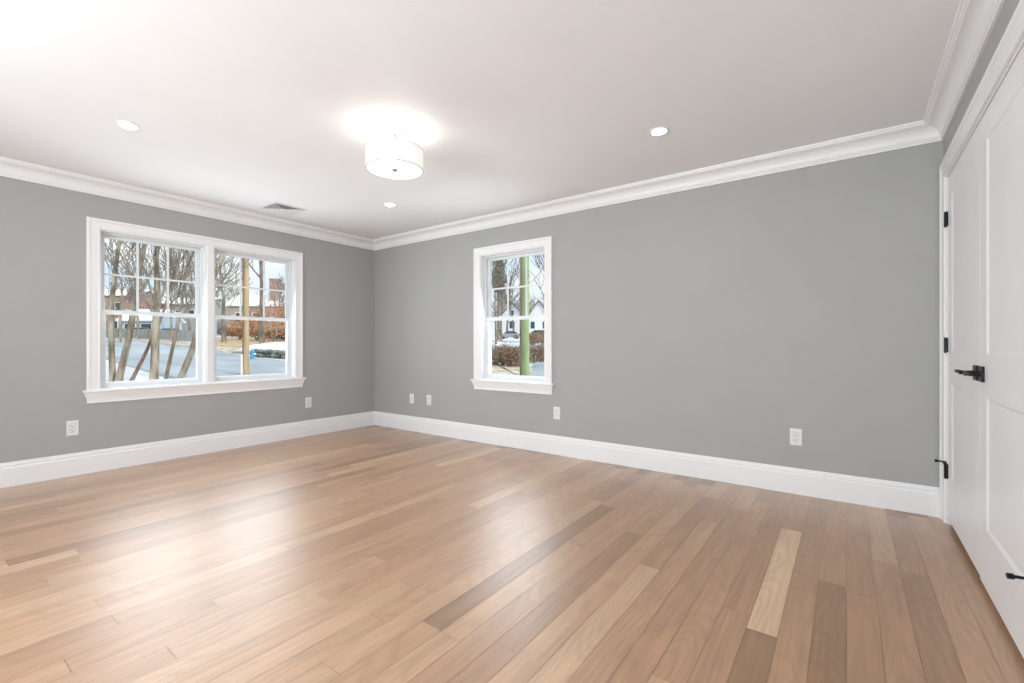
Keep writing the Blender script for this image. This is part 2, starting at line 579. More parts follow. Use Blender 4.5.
def stool(m, u0, u1, z, name, parent):
    """window stool with a coved apron below, its ends returned to the wall"""
    prof = [(z + 0.003, 0.030), (z + 0.003, 0.036), (z - 0.003, 0.040), (z - 0.014, 0.040), (z - 0.018, 0.036), (z - 0.020, 0.030),
            (z - 0.032, 0.029), (z - 0.050, 0.023), (z - 0.068, 0.0165), (z - 0.084, 0.013), (z - 0.096, 0.0125), (z - 0.104, 0.015), (z - 0.108, 0.015)]
    mb = MB(m)
    mb.rings([[(u0 - o + 0.015, 0, zz), (u0 - o + 0.015, o, zz), (u1 + o - 0.015, o, zz), (u1 + o - 0.015, 0, zz)] for zz, o in prof])
    return mb.build(name, M['trim'], parent)


def sash(m, u0, u1, z0, z1, dpt, name, parent, muntins, st=0.040, top=0.040, bot=0.040):
    th = 0.026
    s = MB(m).frame(u0, u1, z0, z1, st, st, top, bot, dpt - th, dpt).build(name, M['vinyl'], parent, bevel=0.003)
    g = (u0 + st - 0.006, u1 - st + 0.006, z0 + bot - 0.006, z1 - top + 0.006)
    MB(m).box(g[0], g[1], dpt - 0.016, dpt - 0.012, g[2], g[3]).build('pane', M['glass'], s)
    if muntins:
        mm = MB(m)
        a, b = u0 + st, u1 - st
        c, d = z0 + bot, z1 - top
        h = 0.0085
        for k in (1, 2):
            uu = a + (b - a) * k / 3
            mm.box(uu - h, uu + h, dpt - 0.011, dpt - 0.002, c, d)
        zz = (c + d) / 2
        for k in range(3):
            ua = a + (b - a) * k / 3 + (h if k else 0)
            ub = a + (b - a) * (k + 1) / 3 - (h if k < 2 else 0)
            mm.box(ua, ub, dpt - 0.011, dpt - 0.002, zz - h, zz + h)
        mm.build('muntin_grille', M['vinyl'], s)
    return s


def window(name, m, u, z0, z1):
    u0, u1 = u
    r = struct(empty(name, m((u0 + u1) / 2, 0, z0)))
    j = 0.010
    MB(m).frame(u0, u1, z0, z1, j, j, j, j, -0.062, 0.0).build('jamb_lining', M['trim'], r)
    MB(m).frame(u0, u1, z0, z1, 0.024, 0.024, 0.022, 0.020, -T, -0.062).build('window_frame', M['vinyl'], r, bevel=0.002)
    a, b = u0 + 0.024, u1 - 0.024
    zm = (z0 + z1) / 2 - 0.014
    lo = sash(m, a, b, z0 + 0.020, zm + 0.018, -0.070, 'lower_sash', r, False, st=0.032, top=0.034, bot=0.036)
    sash(m, a, b, zm - 0.018, z1 - 0.022, -0.102, 'upper_sash', r, True, st=0.030, top=0.028, bot=0.034)
    for t_ in (0.25, 0.75):
        uu = a + (b - a) * t_
        MB(m).box(uu - 0.022, uu + 0.022, -0.095, -0.074, zm + 0.018, zm + 0.029).build('sash_lock', M['vinyl'], lo, bevel=0.003)
    return r


window('window_1', mapA, WA1, SILL, HEAD)
window('window_2', mapA, WA2, SILL, HEAD)
window('window_3', mapB, WB, SILL, HEAD)
for k, q in enumerate(WD_ADDED): window('window_%d' % (4 + k), mapD, q, SILL, HEAD)  # unseen rear windows, added for the light they bring


def window_trim(name, m, u0, u1, mull=None):
    r = struct(empty(name, m((u0 + u1) / 2, 0, SILL)))
    casing(m, u0, u1, SILL, HEAD, M['trim'], 'casing', r)
    stool(m, u0 - 0.086, u1 + 0.086, SILL, 'sill_and_apron', r)
    if mull:
        a, b = mull
        MB(m).rings([[(a, 0, z), (a, 0.012, z), (a + 0.006, 0.015, z), (b - 0.006, 0.015, z), (b, 0.012, z), (b, 0, z)] for z in (SILL + 0.003, HEAD)]).build('mullion_cover', M['trim'], r)
    return r


window_trim('trim_5', mapA, WA1[0], WA2[1], (WA1[1], WA2[0]))
window_trim('trim_6', mapB, WB[0], WB[1])
window_trim('trim_7', mapD, WD_ADDED[0][0], WD_ADDED[1][1], (WD_ADDED[0][1], WD_ADDED[1][0]))
window_trim('trim_8', mapD, WD_ADDED[2][0], WD_ADDED[2][1])
# sky portals (sampling aid only; they give off no light of their own)
for (m, u, d) in [(mapA, WA1, 0), (mapA, WA2, 0), (mapB, WB, 0)] + [(mapD, q, 0) for q in WD_ADDED]:
    ld = bpy.data.lights.new('sky_portal', 'AREA')
    ld.shape = 'RECTANGLE'
    ld.size, ld.size_y = u[1] - u[0], HEAD - SILL
    ld.cycles.is_portal = True
    lo_ = bpy.data.objects.new('sky_portal', ld)
    COL.objects.link(lo_)
    c = m((u[0] + u[1]) / 2, -T - 0.01, (SILL + HEAD) / 2)
    inward = m(0, 1, 0) - m(0, 0, 0)
    lo_.location = c
    lo_.rotation_euler = inward.to_track_quat('-Z', 'Z').to_euler()

# ------------------------------------------------------------------ double doors on the right wall
casing_door = struct(empty('trim_9', mapC((D_A + D_B) / 2, 0, 0)))
sweep(mapC, [(D_A + 0.004, 0.0), (D_A + 0.004, DZ1 - 0.004), (D_B - 0.004, DZ1 - 0.004), (D_B - 0.004, 0.0)],
      [(-a * 1.15, d) for a, d in CASING], M['trim'], 'casing', casing_door)
MB(mapC).box(D_A - 0.014, D_A, -T, 0.0, 0, DZ1).box(D_B, D_B + 0.014, -T, 0.0, 0, DZ1).box(D_B + 0.014, D_A - 0.014, -T, 0.0, DZ1 - 0.014, DZ1).build('jamb_lining', M['trim'], casing_door)
MB(mapC).box(D_A - 0.026, D_A - 0.014, -0.075, -0.045, 0, DZ1 - 0.014).box(D_B + 0.014, D_B + 0.026, -0.075, -0.045, 0, DZ1 - 0.014).box(D_B + 0.026, D_A - 0.026, -0.075, -0.045, DZ1 - 0.026, DZ1 - 0.014).build('door_stop_strip', M['trim'], casing_door)


def door(name, a, b, zbot, hinge_u, hinge_dir, arm=0.040):
    """two-panel shaker door leaf between a (far) and b (near); its face lies just behind the wall plane"""
    r = struct(empty(name, mapC((a + b) / 2, 0, 0)))
    lo, hi = min(a, b), max(a, b)
    zt = DZ1 - 0.018
    st = 0.125
    f0, f1 = -0.042, -0.004
    leaf = MB(mapC)
    leaf.box(lo, lo + st, f0, f1, zbot, zt).box(hi - st, hi, f0, f1, zbot, zt)
    panels = [(0.280, 0.845), (1.032, 1.948)]
    leaf.box(lo + st, hi - st, f0, f1, zbot, panels[0][0]).box(lo + st, hi - st, f0, f1, panels[0][1], panels[1][0]).box(lo + st, hi - st, f0, f1, panels[1][1], zt)
    lf = leaf.build('door_leaf', M['door'], r)
    for z0, z1 in panels:
        p = MB(mapC)
        u0, u1 = lo + st, hi - st
        # sloped sticking around a flat recessed panel
        o = [(u0, z0), (u1, z0), (u1, z1), (u0, z1)]
        q = 0.014
        i = [(u0 + q, z0 + q), (u1 - q, z0 + q), (u1 - q, z1 - q), (u0 + q, z1 - q)]
        vs = [(t[0], f1 - 0.001, t[1]) for t in o] + [(t[0], f1 - 0.0055, t[1]) for t in i] + [(t[0], f0 + 0.004, t[1]) for t in o]
        fs = [(k, (k + 1) % 4, 4 + (k + 1) % 4, 4 + k) for k in range(4)] + [(4, 5, 6, 7)] + [(8, 11, 10, 9)] + [(k, 8 + k, 8 + (k + 1) % 4, (k + 1) % 4) for k in range(4)]
        p.add(vs, fs).build('door_panel', M['door'], r)
    for zz in (1.823, 1.070, 0.316):
        h = MB(mapC)
        h.lathe((hinge_u, 0.006, zz - 0.044), [(0.0035, -0.004), (0.0080, 0), (0.0080, 0.086), (0.0035, 0.090)], 12)
        h.box(hinge_u - 0.016, hinge_u + 0.016, -0.005, 0.0045, zz - 0.042, zz + 0.042)
        hg = h.build('hinge', M['black'], r)
        tag(hg, 'black metal hinge')
        if zz < 0.5:
            s = MB(mapC)
            s.tube([(hinge_u, 0.006, zz + 0.042), (hinge_u, 0.008, zz + 0.052), (hinge_u + 0.0, 0.022, zz + 0.054), (hinge_u + hinge_dir * 0.006, arm, zz + 0.054)], [0.007, 0.0065, 0.005, 0.005], 8)
            s.tube([(hinge_u + hinge_dir * 0.006, arm - 0.001, zz + 0.054), (hinge_u + hinge_dir * 0.008, arm + 0.014, zz + 0.053)], [0.0085, 0.0085], 10)
            s.tube([(hinge_u, 0.012, zz + 0.052), (hinge_u - hinge_dir * 0.040, 0.020, zz + 0.048)], [0.004, 0.004], 8)
            s.build('door_stop', M['black'], hg)
    return r


def lever(r, uc, zc, sgn):
    """square rosette, neck and a flat lever that turns along the door towards sgn"""
    b = MB(mapC).box(uc - 0.034, uc + 0.034, -0.005, 0.006, zc - 0.034, zc + 0.034).build('lever_rosette', M['black'], r, bevel=0.002)
    n = MB(mapC).lathe((uc, 0.006, zc), [(0.013, 0), (0.011, 0.008), (0.0095, 0.030), (0.0095, 0.050)], 14, axis='d')
    pts = []
    for k in range(8):
        t = k / 7
        pts.append((uc - sgn * 0.010 + sgn * 0.122 * t, 0.052 + 0.006 * math.sin(t * math.pi), zc + 0.002 + 0.003 * math.sin(t * 4.0)))
    rs = []
    for k, p in enumerate(pts):
        hh = 0.0095 - 0.004 * k / 7
        dd = 0.006 - 0.002 * k / 7
        rs.append([(p[0], p[1] + dd * math.cos(a) , p[2] + hh * math.sin(a)) for a in [2 * math.pi * i / 10 for i in range(10)]])
    n.rings(rs)
    n.build('lever_handle', M['black'], b, smooth='auto')


d1 = door('door_1', -0.131, -0.9855, 0.040, -0.124, 1)
lever(d1, -0.926, 0.943, 1)
d2 = door('door_2', -0.9895, -1.844, 0.028, -1.851, -1, 0.062)
lever(d2, -1.044, 0.943, -1)

# ------------------------------------------------------------------ outlets and the wall plate near the corner


def outlet(m, u, z, label, cat='outlet', duplex=True, group='white outlets along the walls'):
    o = tag(empty('wall_outlet' if duplex else 'wall_jack', m(u, 0, z)), label, cat, group if duplex else None)
    hw, hh = 0.0375, 0.0605
    MB(m).rings([[(u - hw + q, d, z - hh + q), (u + hw - q, d, z - hh + q), (u + hw - q, d, z + hh - q), (u - hw + q, d, z + hh - q)] for d, q in ((0, 0), (0.003, 0), (0.0065, 0.004))]).build('cover_plate', M['plate'], o)
    if duplex:
        rc = MB(m).frame(u - 0.0185, u + 0.0185, z - 0.035, z + 0.035, 0.0012, 0.0012, 0.0012, 0.0012, 0.006, 0.0066).build('insert_outline', M['slot'], o)
        ins = MB(m).box(u - 0.0173, u + 0.0173, 0.003, 0.0082, z - 0.0338, z + 0.0338).build('receptacle', M['plate'], o, bevel=0.001)
        s = MB(m)
        for c in (0.0165, -0.0165):
            s.box(u - 0.0085, u - 0.0055, 0.0076, 0.0085, z + c - 0.001, z + c + 0.008)
            s.box(u + 0.0055, u + 0.0085, 0.0076, 0.0085, z + c - 0.001, z + c + 0.007)
            s.lathe((u, 0.0076, z + c - 0.0085), [(0.0036, 0), (0.0036, 0.0009)], 10, axis='d')
        s.build('plug_slots', M['slot'], ins)
    else:
        j = MB(m).box(u - 0.010, u + 0.010, 0.006, 0.0090, z - 0.012, z + 0.012).build('jack_insert', M['plate'], o, bevel=0.001)
        MB(m).box(u - 0.0055, u + 0.0055, 0.0085, 0.0093, z - 0.006, z + 0.004).build('jack_socket', M['slot'], j)
    for zz in (z + 0.047, z - 0.047):
        MB(m).lathe((u, 0.006, zz), [(0.003, 0), (0.003, 0.0008), (0.0015, 0.0012)], 10, axis='d').build('plate_screw', M['plate'], o)
    return o


outlet(mapA, -2.968, 0.390, 'white duplex outlet low on the grey wall below the outer end of the double sill')
outlet(mapA, -0.932, 0.393, 'white duplex outlet between the double window and the room corner')
outlet(mapB, 0.743, 0.402, 'small white wall plate nearest the room corner, beside another outlet', 'wall plate', False)
outlet(mapB, 1.050, 0.405, 'white duplex outlet beside the small wall plate near the room corner')
outlet(mapB, 2.837, 0.405, 'white duplex outlet just below the end of the single window sill')
outlet(mapB, 4.827, 0.407, 'white duplex outlet on the wide bare grey wall nearest the double doors')

# ------------------------------------------------------------------ ceiling fixtures
px_, py_ = 2.770, -1.934
pen = tag(empty('drum_pendant_light', (px_, py_, CEIL)), 'white fabric drum light hanging on a short stem from the ceiling', 'ceiling light')
MB().lathe((px_, py_, CEIL), [(0.066, 0), (0.066, -0.010), (0.060, -0.020), (0.045, -0.024), (0.012, -0.026)], 40).build('canopy', M['canopy'], pen, smooth='auto')
MB().lathe((px_, py_, 2.303), [(0.0065, 0), (0.0065, 0.129)], 16).build('stem', M['nickel'], pen, smooth='auto')
zt_, zb_, rr = 2.325, 2.197, 0.179
mb = MB()
mb.lathe((px_, py_, 0), [(rr, zb_), (rr, zt_), (rr - 0.003, zt_), (rr - 0.003, zb_)], 64, caps=False)
n = 64
mb.f += [(k, 3 * n + k, 3 * n + (k + 1) % n, (k + 1) % n) for k in range(n)]
sh = mb.build('drum_shade', M['shade'], pen, smooth='auto')
for z_ in (zb_ - 0.001, zt_ - 0.003):
    t_ = MB()
    t_.lathe((px_, py_, z_), [(rr + 0.0012, 0), (rr + 0.0012, 0.004), (rr - 0.004, 0.004), (rr - 0.004, 0)], 64, caps=False)
    t_.f += [(k, 3 * n + k, 3 * n + (k + 1) % n, (k + 1) % n) for k in range(n)]
    t_.build('shade_rim', M['canopy'], sh, smooth='auto')
a_ = math.radians(205)
MB().box(px_ + (rr) * math.cos(a_) - 0.002, px_ + rr * math.cos(a_) + 0.002, py_ + rr * math.sin(a_) - 0.002, py_ + rr * math.sin(a_) + 0.002, zb_ + 0.004, zt_ - 0.003).build('shade_seam', M['canopy'], sh)
MB().lathe((px_, py_, zb_ + 0.004), [(rr - 0.0045, 0), (rr - 0.0045, 0.004)], 64).build('diffuser', M['diffuser'], pen, smooth='auto')
MB().lathe((px_, py_, zb_ + 0.004), [(0.019, 0), (0.021, -0.004), (0.016, -0.009), (0.007, -0.014), (0.006, -0.020), (0.001, -0.023)], 24).build('finial', M['nickel'], pen, smooth='auto')
MB().box(px_ - rr + 0.004, px_ + rr - 0.004, py_ - 0.004, py_ + 0.004, zt_ - 0.018, zt_ - 0.012).box(px_ - 0.004, px_ + 0.004, py_ - rr + 0.004, py_ - 0.004, zt_ - 0.018, zt_ - 0.012).box(px_ - 0.004, px_ + 0.004, py_ + 0.004, py_ + rr - 0.004, zt_ - 0.018, zt_ - 0.012).build('shade_spider', M['nickel'], pen)
for k in range(3):
    a_ = math.radians(40 + 120 * k)
    ld = bpy.data.lights.new('pendant_bulb', 'POINT')
    ld.energy = PENDANT_W / 3
    ld.color = (1.0, 0.965, 0.91)
    ld.shadow_soft_size = 0.05
    lo_ = bpy.data.objects.new('pendant_bulb', ld)
    COL.objects.link(lo_)
    lo_.parent = pen
    lo_.location = (0.085 * math.cos(a_), 0.085 * math.sin(a_), 2.268 - CEIL)


def downlight(xx, yy, label):
    o = tag(empty('recessed_downlight', (xx, yy, CEIL)), label, 'recessed light', 'recessed ceiling downlights')
    tr = MB()
    tr.lathe((xx, yy, CEIL), [(0.060, 0.001), (0.059, -0.004), (0.053, -0.006), (0.047, -0.005), (0.045, 0.001)], 40, caps=False)
    tr.build('trim_ring', M['trim'], o, smooth='auto')
    MB().lathe((xx, yy, CEIL), [(0.046, 0.0005), (0.046, -0.003)], 40).build('lens', M['lens'], o)
    return o


downlight(1.465, -2.970, 'glowing recessed light over the double window side, nearest the ceiling vent but closer to us')
downlight(4.140, -0.915, 'glowing recessed light alone in the ceiling above the bare grey wall')
downlight(1.489, -0.940, 'small glowing recessed light just under the drum light, toward the far corner')
downlight(4.140, -2.960, 'recessed light in the ceiling behind the viewer')

# square four-way air diffuser in the ceiling
vx, vy = 0.505, -1.497
vt = tag(empty('ceiling_vent', (vx, vy, CEIL)), 'white square air vent with nested louvers in the ceiling above the double window', 'vent')


def square_ring(cx, cy, h0, z0, h1, z1, th):
    mb = MB()
    q = lambda h, z: [(cx - h, cy - h, z), (cx + h, cy - h, z), (cx + h, cy + h, z), (cx - h, cy + h, z)]
    mb.rings([q(h0, z0), q(h1, z1), q(h1 - th, z1 + 0.0015), q(h0 - th, z0 + 0.0015)], caps=False)
    mb.f += [(k, 12 + k, 12 + (k + 1) % 4, (k + 1) % 4) for k in range(4)]
    return mb


square_ring(vx, vy, 0.165, CEIL - 0.001, 0.160, CEIL - 0.008, 0.026).build('frame', M['vent'], vt)
for k in range(4):
    h = 0.126 - 0.031 * k
    square_ring(vx, vy, h - 0.022, CEIL - 0.003, h, CEIL - 0.012, 0.0015).build('louver', M['vent'], vt)
MB().box(vx - 0.135, vx + 0.135, vy - 0.135, vy + 0.135, CEIL - 0.002, CEIL + 0.0005).build('duct_opening', M['duct'], vt)

# ------------------------------------------------------------------ outdoors
GX, GY = 0.045 * -0.819, 0.045 * 0.574
FW = Vector((-math.sin(YAW), math.cos(YAW), 0))
RT = Vector((math.cos(YAW), math.sin(YAW), 0))


def gz(x, y): return -1.53 + GX * (x - CAM.x) + GY * (y - CAM.y)


def bear(px, depth):
    """a spot on the sloping ground seen in that direction, that many metres out"""
    p = CAM + (FW + RT * ((px - 512) / FOC)) * depth
    return Vector((p.x, p.y, gz(p.x, p.y)))


def ground_at(px, py):
    d = FW + RT * ((px - 512) / FOC) - Vector((0, 0, 1)) * ((py - 345) / FOC)
    k = (-1.53 - CAM.z) / (d.z - (GX * d.x + GY * d.y))
    p = CAM + d * k
    return Vector((p.x, p.y, gz(p.x, p.y)))


# snowy ground, a gently uphill slope with small swells
mb = MB()
N = 60
rnd = random.Random(5)
for i in range(N + 1):
    for j in range(N + 1):
        x_ = -190 + 240 * i / N
        y_ = -60 + 230 * j / N
        mb.v.append(Vector((x_, y_, gz(x_, y_) - 0.06 + rnd.uniform(-0.05, 0.0))))
for i in range(N):
    for j in range(N):
        a = i * (N + 1) + j
        mb.f.append((a, a + N + 1, a + N + 2, a + 1))
struct(mb.build('ground', M['snow'], smooth=True))


def patch(name, pts, mat, lift, thick=0.12, jag=0.0, seed=0, sub=1):
    """a slab of ground cover following the slope"""
    r_ = random.Random(seed)
    q = []
    n_ = len(pts)
    for k in range(n_):
        a, b = Vector((pts[k][0], pts[k][1], 0)), Vector((pts[(k + 1) % n_][0], pts[(k + 1) % n_][1], 0))
        for s_ in range(sub):
            p = a.lerp(b, s_ / sub)
            q.append((p.x + r_.uniform(-jag, jag), p.y + r_.uniform(-jag, jag)))
    mb = MB()
    top = [(x_, y_, gz(x_, y_) + lift) for x_, y_ in q]
    bot = [(x_, y_, gz(x_, y_) + lift - thick) for x_, y_ in q]
    mb.rings([bot, top])
    o = mb.build(name, mat)
    return struct(o)


patch('road', [(40, 4.6), (-14, 3.6), (-24, 4.1), (-33, 4.7), (-60, 6.2), (-150, 11), (-150, 19.5), (-84, 15.6), (-43, 13.6), (-30, 12.2), (-14, 11.6), (40, 11.4)], M['road'], 0.0, 0.3)
patch('verge', [(-150, 19.5), (-84, 15.6), (-43, 13.6), (-37, 13.0), (-38, 15.2), (-44, 16.0), (-84, 19.5), (-150, 25)], M['verge'], 0.06, 0.3, 0.25, 3, 4)
g = [ground_at(*q) for q in [(204, 338), (292, 337), (292, 345), (268, 346.5), (256, 349), (245, 351.5), (230, 349.5), (204, 346)]]
patch('lawn', [(p.x, p.y) for p in g], M['straw'], 0.03, 0.3, 0.5, 4, 4)
g = [ground_at(*q) for q in [(490, 362), (505, 366), (522, 364), (530, 368), (526, 379), (490, 379)]]
patch('lawn_edge', [(p.x, p.y) for p in g], M['verge'], 0.02, 0.3, 0.35, 6, 6)
patch('driveway', [(-8.4, 16.0), (-15.2, 27.5), (-8.0, 31.5), (2.0, 14.0)], M['road'], 0.01, 0.3)
g = [ground_at(*q) for q in [(490, 341.2), (545, 342.6), (556, 343.6), (556, 342.4), (490, 340.2)]]
patch('lane', [(p.x, p.y) for p in g], M['road'], 0.0, 0.3)


# ---------------- trees
def grow(mb_t, mb_b, p, d, length, r, level, rnd, spread=0.6, maxlevel=4, thick=0.012, up=0.10):
    """one limb as a tapering tube, then its forks"""
    n_ = 6 if level < 2 else 4
    pts, rad = [p.copy()], [r]
    q, dd = p.copy(), d.copy()
    wob = 0.07 if level == 0 else 0.20
    for k in range(1, n_ + 1):
        dd = (dd + Vector((rnd.uniform(-1, 1), rnd.uniform(-1, 1), rnd.uniform(-.7, .7))) * wob + Vector((0, 0, up * (0 if level == 0 else 1)))).normalized()
        q = q + dd * (length / n_)
        pts.append(q.copy())
        rad.append(max(thick, r * (1 - (0.42 if level == 0 else 0.62) * k / n_)))
    if level == 0:                    # root flare
        tp = [p - d * 0.8, p - d * 0.5] + pts
        tr_ = [r * 1.55, r * 1.2] + rad
    else:
        tp, tr_ = pts, rad
    (mb_t if level == 0 else mb_b).tube([tuple(x_) for x_ in tp], tr_, 8 if level == 0 else (5 if level == 1 else 3))
    if level >= maxlevel: return
    kids = [6, 5, 4, 4, 3][level]
    for k in range(kids):
        t_ = rnd.uniform(0.40, 1.0) if level == 0 else rnd.uniform(0.2, 1.0)
        if k == 0: t_ = 1.0
        i = min(int(t_ * n_), n_ - 1)
        b = pts[i].lerp(pts[i + 1], t_ * n_ - i)
        az = rnd.uniform(0, 2 * math.pi)
        side = Vector((math.cos(az), math.sin(az), rnd.uniform(-0.15, 0.5)))
        s_ = spread * (0.40 if k == 0 else rnd.uniform(0.8, 1.25))
        nd = (dd * (1 - 0.35 * min(s_, 1)) + side * s_).normalized()
        rr_ = (rad[i] * (0.88 if k == 0 else rnd.uniform(0.28, 0.48)))
        grow(mb_t, mb_b, b, nd, length * rnd.uniform(0.42, 0.72), max(rr_, thick), level + 1, rnd, spread, maxlevel, thick, up)


def tree(name, base, r, height, seed, label, bark, cat='tree', group=None, lean=(0, 0), maxlevel=4, spread=0.6, thick=0.012, first=0.5, twig='twig'):
    root = tag(empty(name, base), label, cat, group)
    rnd_ = random.Random(seed)
    t_, b_ = MB(), MB()
    d = Vector((0, 0, 1)) + RT * lean[0] + FW * lean[1]
    # root flare
    p = Vector(base) - Vector((0, 0, 0.3))
    grow(t_, b_, p + d.normalized() * 0.8, d.normalized(), height * first, r, 0, rnd_, spread, maxlevel, thick)
    t_.build('trunk', M[bark], root, smooth=True)
    b_.build('bare_branches', M[twig], root, smooth=True)
    return root


def leafy(mb, c, rx, rz, n_, size, rnd):
    """many small tilted leaf faces within an ellipsoid"""
    for _ in range(n_):
        while True:
            v = Vector((rnd.uniform(-1, 1), rnd.uniform(-1, 1), rnd.uniform(-1, 1)))
            if v.length < 1: break
        p = Vector((c[0] + v.x * rx, c[1] + v.y * rx, c[2] + v.z * rz))
        a = Vector((rnd.gauss(0, 1), rnd.gauss(0, 1), rnd.gauss(0, 1))).normalized() * size
        b = a.cross(Vector((rnd.gauss(0, 1), rnd.gauss(0, 1), rnd.gauss(0, 1)))).normalized() * size * 0.7
        i = len(mb.v)
        mb.v += [p - a, p - b, p + a, p + b]
        mb.f.append((i, i + 1, i + 2, i + 3))


def shrub(name, base, rx, h, seed, label, leaf, cat='shrub', group=None, n_=500, size=0.07, stems=9):
    root = tag(empty(name, base), label, cat, group)
    rnd_ = random.Random(seed)
    s_, l_ = MB(), MB()
    b = Vector(base)
    for k in range(stems):
        az = rnd_.uniform(0, 6.28)
        e = b + Vector((math.cos(az) * rx * rnd_.uniform(0.2, 0.9), math.sin(az) * rx * rnd_.uniform(0.2, 0.9), h * rnd_.uniform(0.6, 1.05)))
        m_ = b.lerp(e, 0.5) + Vector((rnd_.uniform(-.1, .1), rnd_.uniform(-.1, .1), 0.1))
        s_.tube([tuple(b - Vector((0, 0, .15))), tuple(m_), tuple(e)], [0.03, 0.02, 0.008], 4)
        for _ in range(4):
            f_ = m_.lerp(e, rnd_.random())
            s_.tube([tuple(f_), tuple(f_ + Vector((rnd_.uniform(-.4, .4), rnd_.uniform(-.4, .4), rnd_.uniform(.1, .5))))], [0.010, 0.005], 3)
    leafy(l_, (b.x, b.y, b.z + h * 0.5), rx, h * 0.5, n_, size, rnd_)
    s_.build('twigs', M['twig'], root, recalc=False)
    o = l_.build('dry_leaves' if leaf != 'needle' and leaf != 'hedge' else 'leaves', M[leaf], root, recalc=False)
    o['kind'] = 'stuff'
    return root


# ---------------- left pane of the double window: trees on the near bank of the road
tree('bare_tree', bear(113, 18.6), 0.11, 11, 3, 'grey bare tree at the outer end of the clump behind the left pane', 'bark', lean=(-0.03, 0.0), first=0.55, thick=0.013, maxlevel=3)
tree('bare_tree', bear(117, 18.2), 0.125, 12, 8, 'pale bare trunk leaning away from the clump behind the left pane', 'bark', lean=(0.17, 0.0), first=0.55, thick=0.013, maxlevel=3)
tree('sapling', bear(127, 18.9), 0.07, 9, 21, 'slim reddish trunk leaning strongly between the clump and the thick trunk', 'barkr', lean=(0.42, 0.1), first=0.5, maxlevel=3, thick=0.013)
tree('bare_tree', bear(154, 18.4), 0.155, 13, 14, 'thickest bare trunk with a forking top in the middle of the left pane', 'bark', lean=(0.02, 0.0), first=0.36, spread=0.5, thick=0.013, maxlevel=3)
tree('sapling', bear(164, 19.4), 0.075, 9, 33, 'slender grey trunk just beside the thickest trunk', 'bark', lean=(0.20, 0.0), first=0.5, thick=0.013, maxlevel=3)
tree('bare_tree', bear(177, 19.4), 0.13, 11, 27, 'grey trunk leaning toward the window mullion', 'bark', lean=(0.38, 0.0), first=0.5, thick=0.013, maxlevel=3)
# further bare trees across the road
for k, (px, dp, r_, h_, lb) in enumerate([
        (120, 52, 0.16, 15, 'bare tree across the road in front of the brick house'),
        (138, 60, 0.16, 15, 'bare tree across the road beside the end of the brick house'),
        (172, 56, 0.15, 14, 'bare tree across the road before the long grey house'),
        (190, 62, 0.17, 16, 'bare tree across the road beside the mullion of the double window')]):
    tree('bare_tree', bear(px, dp), r_, h_, 60 + k, lb, 'bark', group='bare trees across the road', thick=0.032, first=0.4, maxlevel=3)

# ---------------- right pane of the double window
tree('bare_tree', bear(224, 57.5), 0.30, 20, 41, 'large dark spreading tree on the lawn at the left of the right pane', 'barkd', thick=0.04, first=0.26, spread=0.95, maxlevel=3)
tree('bare_tree', bear(262, 44), 0.27, 19, 52, 'large tall tree on the straw lawn behind the blue hydrant', 'barkd', thick=0.03, first=0.6, spread=0.7, maxlevel=3)
tree('bare_tree', bear(282, 70), 0.17, 15, 47, 'bare tree in front of the chimney house', 'barkd', thick=0.04, first=0.35, maxlevel=3)

pole = tag(empty('utility_pole', bear(246.3, 22.3)), 'tan wooden utility pole standing before the right pane', 'pole')
b = ORIG[pole.name]
MB().lathe((b.x, b.y, b.z - 0.3), [(0.13, 0), (0.125, 2), (0.10, 10.3)], 16).build('pole_shaft', M['polew'], pole, smooth='auto')
e = b - RT * 0.17 - FW * 0.1
MB().tube([(e.x, e.y, e.z - 0.2), (e.x + 0.01, e.y, e.z + 1.0)], [0.055, 0.055], 8).build('white_guard', M['guard'], pole, smooth='auto')
c_ = b - RT * 0.13 - FW * 0.06
MB().tube([(c_.x, c_.y, c_.z + 0.4), (c_.x, c_.y, c_.z + 9)], [0.03, 0.03], 6).build('conduit', M['barkr'], pole)
MB().box(b.x - 0.9, b.x + 0.9, b.y - 0.05, b.y + 0.05, b.z + 9.3, b.z + 9.45).build('crossarm', M['polew'], pole)

hy = tag(empty('fire_hydrant', bear(252.3, 31.8)), 'blue hydrant at the snowy kerb beside the tan utility pole', 'hydrant')
b = ORIG[hy.name]
MB().lathe((b.x, b.y, b.z - 0.05), [(0.20, 0), (0.20, 0.07), (0.14, 0.08), (0.13, 0.50), (0.17, 0.51), (0.17, 0.56)], 16).build('barrel', M['hydrant'], hy, smooth='auto')
MB().lathe((b.x, b.y, b.z + 0.51), [(0.15, 0), (0.13, 0.09), (0.07, 0.14), (0.035, 0.15), (0.035, 0.19)], 16).build('bonnet', M['hydrant'], hy, smooth='auto')
for s_ in (-1, 1):
    q = b + RT * s_ * 0.12
    q2 = b + RT * s_ * 0.24
    MB().tube([(q.x, q.y, q.z + 0.36), (q2.x, q2.y, q2.z + 0.36)], [0.07, 0.07], 10).build('nozzle', M['guard'], hy)

